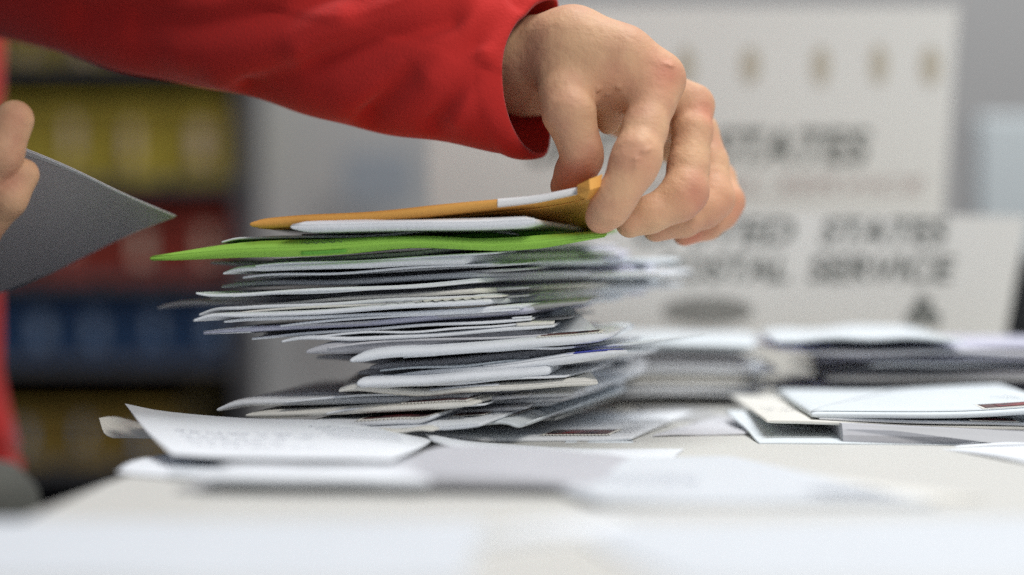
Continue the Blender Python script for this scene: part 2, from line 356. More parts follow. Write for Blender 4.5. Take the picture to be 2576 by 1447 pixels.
env('fanned letter with wavy postmark and torn front corner', [(980, 1079), (1100, 1074), (1200, 1066), (1270, 1064), (1310, 1073), (1322, 1066)], 1.4, 'cool', dl=1.0, dr=.98, S=.14, ang=20, pitch=.045,
    parts=[pm(.82, .98, .2, .55, 5, 'ink', wid=.45), st(.58, .8, .12, .32, 'stampdark')])
for i, (xr, y, dd, mt, lb) in enumerate([(1395, 1054, 1.03, 'cream', 'squared letter behind the torn corner, lowest of three'),
        (1385, 1040, 1.035, 'cool', 'middle one of three squared letters behind the torn corner'),
        (1380, 1026, 1.04, 'white', 'uppermost of three squared letters behind the torn corner')]):
    env(lb, [(900, y + 4), (1200, y + 2), (xr, y)], 1.5, mt, dl=dd, dr=dd, S=.14, ang=14, pitch=.01, parts=[st(.86, .97, .1, .24, 'stampdark')])
for i, (x0, y0, x1, y1, mt, lb) in enumerate([
        (930, 1012, 1440, 993, 'bright', 'pale letter sweeping back-right under the folded letter'),
        (950, 1022, 1420, 1004, 'white', 'white letter sweeping back-right second under the folded letter'),
        (980, 1034, 1380, 1016, 'white', 'greyish letter sweeping back-right third under the folded letter'),
        (900, 1000, 1470, 980, 'bright', 'topmost pale letter of those sweeping back-right')]):
    env(lb, [(x0, y0), ((x0+x1)/2, (y0+y1)/2), (x1, y1)], 2.1, mt, wr=.02, dl=1.02, dr=1.01 + .005*i, S=.12, ang=15, pitch=.01)
env('flat envelope with red stamp under the right side of the stack', [(960, 1090), (1080, 1096), (1200, 1103), (1400, 1107), (1560, 1105), (1590, 1103)], 2.6, 'white', dl=.985, dr=1.0, S=.15, ang=14, pitch=.0,
    parts=[st(.635, .895, .035, .20, 'stamp'), pm(.88, .975, .1, .3, 5, 'ink', wid=.45), adr(.7, .95, .45, 4, 8, 'fadedink')], wu=.05)
env('small card half hidden under the red-stamped envelope', [(1420, 1117), (1500, 1117), (1616, 1119)], .8, 'cool', dl=.99, dr=.99, S=.06, ang=2, pitch=0, parts=[adr(.7, .98, .08, 2, 4, 'ink')])

# ---- filler letters inside the stack, set back from the front
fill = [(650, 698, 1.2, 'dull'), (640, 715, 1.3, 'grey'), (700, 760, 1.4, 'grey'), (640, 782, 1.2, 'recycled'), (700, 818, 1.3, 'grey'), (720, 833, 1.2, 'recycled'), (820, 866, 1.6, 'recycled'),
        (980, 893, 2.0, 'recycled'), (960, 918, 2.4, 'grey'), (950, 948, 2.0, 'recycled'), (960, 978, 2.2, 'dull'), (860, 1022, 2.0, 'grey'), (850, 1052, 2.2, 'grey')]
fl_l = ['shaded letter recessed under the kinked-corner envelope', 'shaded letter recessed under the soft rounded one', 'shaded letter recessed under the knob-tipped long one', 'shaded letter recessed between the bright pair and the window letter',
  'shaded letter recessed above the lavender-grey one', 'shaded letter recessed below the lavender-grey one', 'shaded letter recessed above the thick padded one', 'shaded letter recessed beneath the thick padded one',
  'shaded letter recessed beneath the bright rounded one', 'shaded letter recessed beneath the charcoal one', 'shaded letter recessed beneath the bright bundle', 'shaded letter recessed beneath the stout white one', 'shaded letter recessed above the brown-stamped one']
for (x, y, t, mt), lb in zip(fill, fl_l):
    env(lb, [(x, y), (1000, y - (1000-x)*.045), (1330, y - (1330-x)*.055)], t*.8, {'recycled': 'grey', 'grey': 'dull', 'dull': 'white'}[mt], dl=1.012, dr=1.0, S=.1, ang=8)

thin = [(640, 670, 1250, .985, 'bright', 'thin crisp sheet edge just above the curl-tipped second letter'), (610, 699, 1240, .99, 'white', 'thin crisp sheet edge above the soft rounded envelope'),
        (585, 746, 1200, .985, 'white', 'thin crisp sheet edge right beneath the knob-tipped long letter'), (575, 786, 1260, .985, 'cream', 'thin cream sheet edge above the hooked bright letter'),
        (700, 814, 1300, .985, 'bright', 'thin crisp sheet edge above the lavender-grey letter'), (640, 826, 1280, .99, 'dull', 'thin dull sheet edge level with the pale left triangle'),
        (800, 846, 1340, .985, 'white', 'thin crisp sheet edge above the rolled-end letter'), (830, 871, 1380, .985, 'dull', 'thin dull sheet edge over the padded envelope knot'),
        (1010, 897, 1440, .99, 'white', 'thin crisp sheet edge below the bright rounded envelope'), (960, 931, 1430, .99, 'cool', 'thin bluish sheet edge above the blue-ended envelope'),
        (930, 975, 1420, .985, 'white', 'thin crisp sheet edge beneath the squared bundle'), (720, 1010, 1260, .99, 'bright', 'thin crisp sheet edge over the stout white envelope'),
        (820, 1037, 1220, .985, 'white', 'thin crisp sheet edge over the dark-stamped long envelope')]
for i, (x, y, xr, dd_, mt, lb) in enumerate(thin):
    env(lb, [(x, y + 3), (x + 25, y), ((x+xr)/2, y - (xr-x)*.028), (xr, y - (xr-x)*.055)], .35 + .15*(i % 3), mt, dl=dd_, dr=dd_, S=.11, ang=8 + 5*(i % 3), wob=1.8)

# ------------------------------------------------------------------ letters lying in front
GF = 'letters lying loose on the near table'
class Sheet:
    """a sheet given by a few rows of (px,py,d) knots, bicubic-ish"""
    def __init__(s, rows, t):
        s.rows = rows; s.t = t; s.S = .12
    def mid(s, u, v):
        pr = []
        for r in s.rows:
            n = len(r); xs = np.linspace(0, 1, n)
            pr.append([float(smooth_interp(xs, [q[k] for q in r], np.array([u]))[0]) for k in range(3)])
        xs = np.linspace(0, 1, len(pr))
        q = [float(smooth_interp(xs, [a[k] for a in pr], np.array([v]))[0]) for k in range(3)]
        p = P(*q); p[2] = max(p[2], .0006); return p
    def half(s, u, v):
        return .00012 + s.t*.5 * min(1, min(u, 1-u)/.1)**.6 * min(1, min(v, 1-v)/.12)**.6
    def top(s, u, v, off=0.0): p = s.mid(u, v); p[2] += s.half(u, v) + off; return p
    def bot(s, u, v, off=0.0): p = s.mid(u, v); p[2] = max(p[2] - s.half(u, v) - off, .0003); return p
def sheet(label, rows, t=1.0, mt='white', parts=None, group=GF, name='letter', cat='letter'):
    e = Sheet(rows, t/1000.); o = env_mesh(e, name, M[mt]); tag(o, label, cat, group)
    c = Vector(e.mid(.5, .5)); o.data.transform(__import__('mathutils').Matrix.Translation(-c)); o.location = c
    for fn in (parts or []): fn(e, o).location = -c
    return e, o
# rows go front (v=0) to back (v=1)
sheet('large pale blue letter with high curled left corner in front of the stack',
    [[(432, 1144, .87), (560, 1152, .865), (740, 1155, .86), (880, 1156, .86), (985, 1158, .862)],
     [(368, 1085, .93), (520, 1105, .925), (740, 1108, .925), (930, 1112, .93), (1060, 1126, .93)],
     [(314, 1016, 1.0), (420, 1036, .99), (620, 1053, .98), (850, 1061, .975), (1090, 1106, .965)]], .8, 'bright',
    parts=[adr(.15, .6, .3, 4, 21, 'fadedink', wid=.5, dv=.1), pm(.62, .9, .55, .8, 5, 'fadedink', wid=.6)])
sheet('little curled paper tongue poking left under the large pale blue letter',
    [[(283, 1102, 1.0), (330, 1102, 1.0), (400, 1103, .99), (560, 1100, .98)],
     [(262, 1090, 1.005), (310, 1080, 1.01), (370, 1078, 1.0), (560, 1092, 1.0)],
     [(249, 1052, 1.01), (290, 1049, 1.03), (365, 1064, 1.03), (560, 1080, 1.03)]], .6, 'cream')
sheet('white sheet swooping down rightward from the large pale blue letter',
    [[(1090, 1112, .955), (1230, 1150, .90), (1350, 1185, .85), (1480, 1215, .81), (1620, 1235, .79)],
     [(1075, 1098, .965), (1180, 1125, .94), (1300, 1150, .91), (1440, 1180, .88), (1660, 1190, .865)],
     [(1060, 1088, .975), (1160, 1108, .97), (1300, 1120, .965), (1480, 1130, .955), (1720, 1134, .955)]], .6, 'bright')
sheet('blurred white tongue of paper at the table edge, far left of the loose letters',
    [[(292, 1195, .86), (360, 1212, .85), (480, 1215, .84), (620, 1215, .84)],
     [(330, 1172, .90), (400, 1170, .89), (480, 1180, .88), (640, 1185, .88)],
     [(420, 1145, .93), (480, 1145, .93), (560, 1160, .93), (680, 1165, .92)]], 1.5, 'bright')
env('plump envelope with blurred white front fold below the large pale blue letter', [(505, 1207), (700, 1207), (900, 1209), (1075, 1216)], 5.0, 'bright', group=GF, dl=.79, dr=.785, S=.036, ang=5, wu=.08, wv=.35)
env('dark sheet added as the shadow gap under the large pale blue letter', [(480, 1179), (700, 1180), (950, 1182)], 1.0, 'recycled', group=GF, dl=.874, dr=.87, S=.08, ang=4)  # added dark paper that stands for the shadow gap here
env('flat envelope wedged right of the plump blurred one, shade given as grey paper', [(900, 1210), (1150, 1213), (1350, 1218), (1500, 1228)], 6.0, 'grey', group=GF, dl=.79, dr=.785, S=.125, ang=8, wv=.06, pitch=-.015, tp=[1, 1, 1, .9, .6, .3])  # grey paper colour carries the shade on this envelope's side
env('thin dark sheet added as shadow beneath the plump blurred envelope', [(440, 1232), (700, 1234), (1100, 1235), (1440, 1236)], 1.4, 'recycled', group=GF, dl=.797, dr=.795, S=.03, ang=5)  # added dark sheet, drawn in place of the plump envelope's shadow
env('wide white envelope with smudged postmark on the near right table', [(1500, 1258), (1700, 1270), (2000, 1272), (2360, 1268)], 3.6, 'near', group=GF, dl=.752, dr=.754, S=.17, ang=-16, wu=.05, pitch=-.006,
    parts=[pm(.70, .93, .05, .16, 6, 'ink', wid=1.0, amp=.006), adr(.2, .55, .3, 4, 77, 'fadedink', wid=.8)])
env('white letter corner lying on the near table centre', [(1180, 1366), (1290, 1352), (1500, 1352)], 3.0, 'bright', group=GF, dl=.655, dr=.68, S=.03, ang=25)
env('large white envelope filling the near left table', [(-400, 1478), (300, 1478), (900, 1482), (1160, 1482)], 1.0, 'near', group=GF, dl=.58, dr=.576, S=.135, ang=2)
env('large white envelope filling the near right corner of the table', [(1720, 1484), (2100, 1484), (3300, 1470)], 1.0, 'near', group=GF, dl=.575, dr=.585, S=.14, ang=-12)

env('flat letter peeping out from beneath the wide white one on the near right table', [(1650, 1262), (2000, 1266), (2480, 1258)], 1.0, 'cream', group=GF, dl=.765, dr=.77, S=.15, ang=-30, parts=[adr(.3, .8, .2, 3, 91, 'fadedink', wid=.8)])
env('pale letter lying flat between the red-stamped envelope and the right pile', [(1640, 1096), (1760, 1094), (1900, 1090)], .8, 'dull', group=GF, dl=1.02, dr=1.03, S=.11, ang=20)
env('thin white sheet lying under the shadow-gap sheet near the table edge', [(420, 1196), (700, 1200), (1200, 1204)], .6, 'near', group=GF, dl=.84, dr=.84, S=.09, ang=-4)

# ------------------------------------------------------------------ right pile (in focus)
GR = 'letters in the low pile at the right'
env('bottom grey-blue envelope of the right pile, left corner showing', [(1912, 1117), (2100, 1118), (2300, 1121), (2700, 1121)], 1.0, 'cool', group=GR, dl=.985, dr=.975, S=.11, ang=-2, pitch=.05)
env('shaded folded envelope in the hollow of the right pile', [(1960, 1074), (2060, 1088), (2110, 1100), (2400, 1106), (2700, 1108)], 2.0, 'grey', group=GR, dl=1.03, dr=1.0, S=.1, ang=0, parts=[fl('top', .7, 'cool')])
# boxy padded mailer
def mailer():
    o = empty('padded_mailer', tuple(P(2500, 1100, 1.03)))
    tag(o, 'boxy pale grey mailer with diagonal flap seam in the right pile', 'mailer', GR)
    a = 2118; V = []; F = []
    f = [P(a, 1066, .99), P(a+3, 1122, .985), P(2760, 1124, .975), P(2760, 1092, .98)]
    cols = 24
    for i in range(cols+1):
        q = i/cols
        topp = f[0]*(1-q) + f[3]*q; botp = f[1]*(1-q) + f[2]*q
        for j in range(5):
            r = j/4; p = topp*(1-r) + botp*r; p = p + np.array([0, -.0016*math.sin(math.pi*r) - .0005*math.sin(q*9), 0]); V.append(p)
        V.append(botp + np.array([0, .10, 0])); V.append(topp + np.array([-.0, .10, -.001]))
    n = 7
    for i in range(cols):
        for j in range(n):
            F.append((i*n+j, i*n+(j+1) % n, (i+1)*n+(j+1) % n, (i+1)*n+j))
    F.append(tuple(range(n))); F.append(tuple((cols)*n + j for j in range(n))[::-1])
    b = meshobj('body', V, F, M['grey'], None, smooth=False); rel(b, o)
    tri = [P(2135, 1068, .9875), P(2760, 1092, .9775), P(2760, 1119, .9725), P(2520, 1117, .9745)]
    tri = [t_ + np.array([0, -.0022, 0]) for t_ in tri]
    V = tri + [t_ + np.array([0, .0006, 0]) for t_ in tri]
    fl_ = meshobj('flap', V, [(0, 1, 2, 3), (7, 6, 5, 4), (0, 3, 7, 4), (3, 2, 6, 7), (1, 0, 4, 5), (2, 1, 5, 6)], M['mailerflap'], None, smooth=False); rel(fl_, o)
mailer()
env('cream envelope with sharp left corner lying over the mailer', [(1928, 1062), (2050, 1064), (2300, 1074), (2700, 1084)], 1.9, 'cream', group=GR, dl=1.0, dr=.985, S=.165, ang=0, parts=[adr(.03, .12, .3, 3, 31, 'fadedink')], wu=.03)
env('slim white letter right under the stamped top one of the right pile', [(2060, 1054), (2300, 1060), (2500, 1068), (2700, 1070)], 1.3, 'white', group=GR, dl=1.0, dr=.985, S=.13, ang=2, parts=[st(.60, .78, .0, .12, 'stamp'), pm(.7, .98, .02, .16, 6, 'ink', wid=.45)])
env('top letter of the right pile with stamp and wavy cancellation', [(2040, 1046), (2200, 1046), (2400, 1045), (2700, 1030)], 2.8, 'cool', group=GR, dl=1.0, dr=.98, S=.16, ang=1, wu=.02, roll=0,
    parts=[st(.67, .9, .04, .17, 'stamp'), pm(.655, .9, .22, .42, 5, 'ink', wid=.5, amp=.02), fl('top', .85, 'cool', v0=.02)])
env('flat white letter on the table cut by the right frame edge', [(2330, 1133), (2500, 1150), (2900, 1240)], 1.0, 'bright', group=GR, dl=.97, dr=.80, S=.22, ang=60)
env('crushed white letter edge under the right end of the mailer', [(2400, 1126), (2500, 1124), (2570, 1120), (2620, 1122)], 1.4, 'white', group=GR, dl=.97, dr=.97, S=.03, ang=0, wob=2)

# ------------------------------------------------------------------ blurred piles behind
GB = 'letters in the blurred pile behind the right one'
for i, (x0, y, mt, t, lb) in enumerate([
        (1945, 857, 'cool', 3.0, 'topmost pale letter of the blurred rear right pile'),
        (1960, 874, 'lilac', 2.6, 'letter with blue left end, second from top in the rear right pile'),
        (2040, 886, 'grey', 2.6, 'grey letter under the blue-ended one in the rear right pile'),
        (2060, 903, 'lilac', 2.2, 'lilac letter mid-height in the rear right pile'),
        (2190, 917, 'bright', 2.4, 'bright letter with rounded left end in the rear right pile'),
        (2100, 936, 'grey', 3.0, 'grey padded letter beneath the bright one in the rear right pile'),
        (2080, 955, 'recycled', 2.6, 'dark letter third from bottom in the rear right pile'),
        (2050, 972, 'lilac', 2.4, 'lilac letter second from bottom in the rear right pile'),
        (2000, 990, 'dull', 2.2, 'lowest dull letter of the rear right pile')]):
    env(lb, [(x0, y + 3), ((x0 + 2760)/2, y + (-3, 2, 4)[i % 3]), ((2420, 2760, 2700)[i % 3] if i < 2 else 2760, y + (6, 2, 10)[i % 3])], t*(.75 + .25*(i % 2)), mt, group=GB, dl=1.155 + .02*(i % 2), dr=1.14 + .02*(i % 3 == 1), S=.12, ang=3 - 4*(i % 3), wob=2.5,
        parts=[lab(.0, .16, .0, .4, 'blue', name='blue_print'), lab(.0, .16, .0, .4, 'blue', 'bot', name='blue_print')] if 'blue left end' in lb else None)
GC = 'letters in the blurred pile behind the tall stack'
for i, (x0, x1, y, mt, t, lb) in enumerate([
        (1400, 1900, 870, 'cool', 4.6, 'topmost plump white letter of the blurred middle pile'),
        (1450, 1880, 902, 'dull', 1.4, 'darker letter second in the blurred middle pile'),
        (1500, 1960, 930, 'bright', 4.6, 'plump bright letter midway in the blurred middle pile'),
        (1420, 1900, 958, 'cream', 3.0, 'cream letter below the plump bright one in the middle pile'),
        (1440, 1940, 975, 'white', 2.4, 'pale letter near the bottom of the blurred middle pile'),
        (1460, 1920, 990, 'white', 2.4, 'lowest white letter of the blurred middle pile')]):
    env(lb, [(x0, y + 4), ((x0+x1)/2, y), (x1, y + 2)], t, mt, group=GC, dl=1.20, dr=1.20, S=.13, ang=6 - 3*(i % 3))
for i, (x, y, mt, lb) in enumerate([(1350, 905, 'cool', 'upper slanting letter between the tall stack and the middle pile'), (1380, 940, 'white', 'second slanting letter between the tall stack and the middle pile'),
        (1330, 965, 'cool', 'third slanting letter between the tall stack and the middle pile'), (1320, 990, 'white', 'lowest slanting letter between the tall stack and the middle pile')]):
    env(lb, [(x, y + 10), (x+130, y), (x+240, y - 8)], 3.0, {'cool': 'bright'}.get(mt, mt), wr=.02, dl=1.08, dr=1.12, S=.11, ang=4)
env('letter lying flat far back on the table by the right pile', [(1800, 1010), (2000, 1012), (2150, 1014)], 2.0, 'cream', group=GC, dl=1.24, dr=1.24, S=.1, ang=-4)
env('brownish card flat on the table between the two piles', [(1700, 1062), (1800, 1062), (1890, 1064)], .8, 'recycled', group=GC, dl=1.10, dr=1.10, S=.09, ang=-10)

# ------------------------------------------------------------------ table, floor, walls
tb = empty('table', (.5, .2, -.72)); tag(tb, 'cream topped table that carries all the mail', 'table')
edge = [(-.155, -1.25), (-.152, -.5), (-.150, -.3), (-.142, -.17), (-.126, -.06), (-.098, .05), (-.055, .17), (.01, .30), (.10, .42), (.25, .52), (.5, .58), (1.5, .6), (1.5, -1.25)]
bm = bmesh.new(); vs = [bm.verts.new((x, y, 0)) for x, y in edge]; fc = bm.faces.new(vs); bm.normal_update()
if fc.normal.z < 0: fc.normal_flip()
ex = bmesh.ops.extrude_face_region(bm, geom=[fc]); bmesh.ops.translate(bm, vec=(0, 0, -.028), verts=[g for g in ex['geom'] if isinstance(g, bmesh.types.BMVert)])
bmesh.ops.recalc_face_normals(bm, faces=bm.faces); bmesh.ops.bevel(bm, geom=[e_ for e_ in bm.edges if abs(e_.verts[0].co.z-e_.verts[1].co.z) < 1e-5], offset=.003, segments=3, affect='EDGES')
me_ = bpy.data.meshes.new('tabletop'); bm.to_mesh(me_); bm.free(); me_.materials.append(M['table']); to = bpy.data.objects.new('tabletop', me_); COL.objects.link(to); rel(to, tb)
for lx in (.15, 1.4):
    for ly in (-1.15, .3): rel(box('leg', (lx, ly, -.72), (lx+.04, ly+.04, -.029), M['steel'], bevel=.003), tb)
tag(box('floor', (-4, -3, -.75), (4, 4.2, -.72), M['floor']), kind='structure')
tag(box('wall', (-4, 3.4, -.72), (4, 3.5, 2.2), M['wallm']), kind='structure')
# grey pillar board behind the stack; right part added as a better lit wall
pb = box('grey_board', tuple(P(650, 1500, 2.3)*np.array([1, 1, 0]) + np.array([0, 0, -.719])), (P(3300, 0, 2.3)[0], 1.36, 1.3), mat('board_paint', (0.47, 0.465, 0.455), rough=.7, var=.1, vscale=3), bevel=.004)
tag(pb, 'plain grey partition board behind the mail stack, extended as stand-in wall behind the carton', 'partition')
bx_m = mat('display_card', (0.30, 0.33, 0.36), rough=.6)
tag(box('grey_folder', tuple(P(860, 520, 2.2)), tuple(P(1040, 380, 2.2) + np.array([0, .02, 0])), bx_m, bevel=.002), 'blue-grey folder on the partition behind the amber envelope', 'folder')
tag(box('white_folder', tuple(P(2460, 640, 1.8)), tuple(P(2700, 290, 1.8) + np.array([0, .03, 0])), mat('folder_white', (0.62, 0.68, 0.70), rough=.6), bevel=.004), 'pale blurred folder standing behind the printed carton', 'folder')
tag(box('black_bag', tuple(P(2535, 860, 1.55)), tuple(P(2760, 650, 1.55) + np.array([0, .05, 0])), mat('bag_black', (0.01, 0.012, 0.015), rough=.6), bevel=.012), 'black bag just showing right of the printed carton', 'bag')

# ------------------------------------------------------------------ printed carton
M['carton'] = mat('carton_card', (0.76, 0.76, 0.72), rough=.7, var=.05, vscale=6)
M['print'] = mat('carton_print', (0.10, 0.11, 0.10), rough=.8)
M['printgrey'] = mat('carton_grey_print', (0.26, 0.26, 0.24), rough=.8)
M['printsoft'] = mat('carton_soft_print', (0.50, 0.46, 0.37), rough=.8)
M['printred'] = mat('carton_red_print', (0.46, 0.36, 0.33), rough=.8)
ct = empty('carton', (P(1800, 900, 1.42)[0], .42, 0.0)); tag(ct, 'white printed carton with raised lid behind the hand', 'carton')
def panel(name, pts, d, th, m):
    V = [P(x, y, d) for x, y in pts]; V += [v + np.array([0, th, 0]) for v in V]
    n = len(pts); F = [tuple(range(n))[::-1], tuple(range(n, 2*n))] + [(i, (i+1) % n, n+(i+1) % n, n+i) for i in range(n)]
    return rel(meshobj(name, V, F, m, None, smooth=False), ct)
DF, DBk = 1.36, 1.46
yb = HY + CZ/(K*DF) - 2
panel('front_panel', [(1120, 520), (2585, 545), (2505, yb), (1130, yb)], DF, .004, M['carton'])
panel('lid', [(1075, 18), (2412, 18), (2372, 560), (1080, 560)], DBk, .004, M['carton'])
yb2 = HY + CZ/(K*DBk) - 2
panel('back_panel', [(1130, 565), (2450, 565), (2420, yb2), (1140, yb2)], DBk+.006, .003, M['carton'])
def word(txt, x0, x1, y0, y1, d, m, shear=.22, bold=.02):
    """flat printed lettering fitted to a box on the panel"""
    cu = bpy.data.curves.new('lettering', 'FONT'); cu.body = txt; cu.shear = shear; cu.offset = bold; cu.fill_mode = 'FRONT'; cu.resolution_u = 3
    o = bpy.data.objects.new('lettering', cu); COL.objects.link(o)
    dg = bpy.context.evaluated_depsgraph_get(); me = bpy.data.meshes.new_from_object(o.evaluated_get(dg))
    bpy.data.objects.remove(o)
    co = np.zeros(len(me.vertices)*3); me.vertices.foreach_get('co', co); co = co.reshape(-1, 3)
    lo_, hi_ = co.min(0), co.max(0)
    out = np.array([P(x0 + (c[0]-lo_[0])/(hi_[0]-lo_[0])*(x1-x0), y1 - (c[1]-lo_[1])/(hi_[1]-lo_[1])*(y1-y0), d) + np.array([0, -.0007, 0]) for c in co])
    me.vertices.foreach_set('co', out.astype(np.float32).ravel()); me.materials.clear(); me.materials.append(m); me.update()
    q = bpy.data.objects.new('lettering', me); COL.objects.link(q); return rel(q, ct)
word('UNITED', 1600, 2000, 550, 615, DF, M['print']); word('STATES', 2062, 2388, 550, 615, DF, M['print'])
word('POSTAL', 1655, 1985, 644, 710, DF, M['print']); word('SERVICE', 2032, 2405, 644, 710, DF, M['print'])
word('UNITED', 1330, 1700, 325, 412, DBk, M['print']); word('STATES', 1790, 2190, 325, 412, DBk, M['print'])
word('POSTAL SERVICE', 1560, 2330, 448, 484, DBk, M['printred'], bold=.0)
def disc(name, cx, cy, rx, ry, d, m, inner=0.0, n=36):
    V = []; F = []
    for i in range(n):
        a = 6.2832*i/n
        V.append(P(cx+rx*math.cos(a), cy+ry*math.sin(a), d) + np.array([0, -.0006, 0])); V.append(P(cx+rx*inner*math.cos(a), cy+ry*inner*math.sin(a), d) + np.array([0, -.0006, 0]))
    for i in range(n): j = (i+1) % n; F.append((2*i, 2*i+1, 2*j+1, 2*j))
    return rel(meshobj(name, V, F, m, None, smooth=False), ct)
disc('emblem', 1780, 782, 115, 34, DF, M['printgrey'], .1)
for ex_, ey_ in ((2322, 765), (2300, 800), (2344, 802)): disc('emblem', ex_, ey_, 22, 20, DF, M['print'], .3)
for x in (1720, 1893, 2062, 2205, 2335): disc('printed_figure', x + (6, -4, 3, -5, 2)[int(x) % 5], 165 + (int(x) % 7) - 3, 22 + int(x) % 9, 44 + int(x) % 11, DBk, M['printsoft'], .1)

# ------------------------------------------------------------------ rack with bins
rk = empty('storage_rack', (-.6, 1.3, -.72)); tag(rk, 'dark metal rack of coloured bins behind the left hand', 'rack')
DR = 2.2
def X(px, d=DR): return (px - CX)*K*d
def Z(py, d=DR): return CZ - (py - HY)*K*d
for px in (-640, 605): rel(box('post', (X(px), 1.17, -.719), (X(px)+.018, 1.21, 1.1), M['steel'], bevel=.002), rk)
for px in (-640, 605): rel(box('post', (X(px), 1.52, -.719), (X(px)+.018, 1.56, 1.1), M['steel'], bevel=.002), rk)
rel(box('back_sheet', (X(-620), 1.565, -.7), (X(600), 1.57, 1.1), mat('rack_back', (0.09, 0.088, 0.09), rough=.8), bevel=0), rk)
for py in (160, 455, 700, 905, 1165, 1400, -90): rel(box('shelf', (X(-622), 1.175, Z(py)-.008), (X(603), 1.56, Z(py)), M['steel'], bevel=.001), rk)
bincol = {k: mat('bin_' + k, c, rough=.45, spec=.4) for k, c in dict(yellow=(.42, .33, .045), red=(.30, .045, .03), blue=(.03, .08, .19), ochre=(.30, .20, .04), grey=(.18, .18, .17)).items()}
M['binlabel'] = mat('bin_label', (0.46, 0.36, 0.28), rough=.7); M['binlabelb'] = mat('bin_label_blue', (0.22, 0.29, 0.40), rough=.7)
def bin_(cx, py_bot, wpx, hpx, col, lm, label, group, lbl=True):
    o = empty('storage_bin', (X(cx), 1.3, Z(py_bot))); tag(o, label, 'storage bin', group)
    w = wpx*K*DR/2; h = hpx*K*DR; fr = 1.20; bk = 1.50; t = .004
    V = []; F = []
    # tapered open tray with scooped front
    def ring(z, s, fz): return [(-w*s, fr-1.3 - (s-1)*.05, z*fz), (w*s, fr-1.3-(s-1)*.05, z*fz), (w*s, bk-1.3, z), (-w*s, bk-1.3, z)]
    rings = [ring(0.0, .90, 1), ring(h, 1.0, .72), ring(h, .95, .72), ring(.006, .86, 1)]
    rings[2] = [(x, y + (.006 if y < 0 else -.006), z) for x, y, z in rings[2]]; rings[3] = [(x, y + (.006 if y < 0 else -.006), z) for x, y, z in rings[3]]
    for r_ in rings: V += r_
    F.append((3, 2, 1, 0)); F.append((12, 13, 14, 15))
    for a in range(3):
        for j in range(4): F.append((a*4+j, a*4+(j+1) % 4, (a+1)*4+(j+1) % 4, (a+1)*4+j))
    meshobj('body', V, F, bincol[col], o, smooth=False)
    if lbl:
        q = random.uniform(-.3, .1); q2 = q + random.uniform(.25, .5); q3 = random.uniform(.12, .3)
        box('label', (w*q, fr-1.3-.006, h*q3), (w*q2, fr-1.3-.002, h*(q3+.34)), lm, o)
    meshobj('rim', [(-w*1.02, fr-1.3-.012, h*.70), (w*1.02, fr-1.3-.012, h*.70), (w*1.02, fr-1.3+.004, h*.70), (-w*1.02, fr-1.3+.004, h*.70),
                    (-w*1.02, fr-1.3-.012, h*.76), (w*1.02, fr-1.3-.012, h*.76), (w*1.02, fr-1.3+.004, h*.76), (-w*1.02, fr-1.3+.004, h*.76)],
            [(3, 2, 1, 0), (4, 5, 6, 7), (0, 1, 5, 4), (1, 2, 6, 5), (2, 3, 7, 6), (3, 0, 4, 7)], bincol[col], o, smooth=False)
rows = [('yellow', 158, 100, 150, 'top shelf', M['binlabel']), ('yellow', 453, 265, 170, 'second shelf', M['binlabel']), ('red', 698, 235, 170, 'third shelf', M['binlabel']),
        ('blue', 903, 195, 145, 'fourth shelf', M['binlabelb']), ('ochre', 1163, 180, 150, 'fifth shelf', M['binlabelb'])]
pos = ['nearest the right post', 'second from the right post', 'third from the right post', 'fourth from the right post', 'fifth from the right post', 'sixth from the right post', 'seventh from the right post']
for col, pyb, hh, wp, sh, lm in rows:
    x = 595 - wp/2; k = 0
    while x > -480 and k < 7:
        if not (col == 'ochre' and k < 1):
            bin_(x, pyb, wp - 10, hh, col, lm, f'{col} storage bin on the {sh} of the rack, {pos[k]}', f'{col} bins on the {sh}')
        x -= wp; k += 1

# ------------------------------------------------------------------ person: body by distance field
import openvdb
def seg_sdf(X_, a, b, ra, rb):
    ba = b - a; L = float(ba @ ba) + 1e-12
    t = np.clip(((X_ - a) @ ba) / L, 0, 1)
    return np.linalg.norm(X_ - a - t[..., None]*ba, axis=-1) - (ra + (rb-ra)*t)
def smin(a, b, k):
    h = np.clip(k - np.abs(a-b), 0, None)/k
    return np.minimum(a, b) - h*h*k*.25
def sdf_mesh(groups, palm, kp, kf, kj, vox):
    """palm: list of cones, groups: list of fingers (each list of cones)"""
    allc = palm + [c for g in groups for c in g]
    lo_ = np.min([np.minimum(c[0]-c[2], c[1]-c[3]) for c in allc], 0) - 4*vox - .004
    hi_ = np.max([np.maximum(c[0]+c[2], c[1]+c[3]) for c in allc], 0) + 4*vox + .004
    n = np.ceil((hi_-lo_)/vox).astype(int)
    ax = [lo_[i] + vox*np.arange(n[i]) for i in range(3)]
    BIG = .05
    def field(cones, k):
        f = np.full(n, BIG, np.float32)
        for a, b, ra, rb in cones:
            l = np.maximum(((np.minimum(a-ra, b-rb) - .02 - lo_)/vox).astype(int), 0); h = np.minimum(((np.maximum(a+ra, b+rb)+.02-lo_)/vox).astype(int)+1, n)
            g = np.stack(np.meshgrid(ax[0][l[0]:h[0]], ax[1][l[1]:h[1]], ax[2][l[2]:h[2]], indexing='ij'), -1)
            s = seg_sdf(g, a, b, ra, rb).astype(np.float32)
            sl = tuple(slice(l[i], h[i]) for i in range(3)); f[sl] = smin(f[sl], s, k)
        return f
    fp = field(palm, kp); out = fp.copy()
    for g in groups:
        ff = field(g, kf); out = np.minimum(out, smin(fp, ff, kj))
    gr = openvdb.FloatGrid(); gr.background = BIG; gr.copyFromArray(out)
    p, q = gr.convertToQuads(0.0)
    return p*vox + lo_, q
def C(x0, y0, d0, r0, x1, y1, d1, r1): return (P(x0, y0, d0), P(x1, y1, d1), r0*K, r1*K)
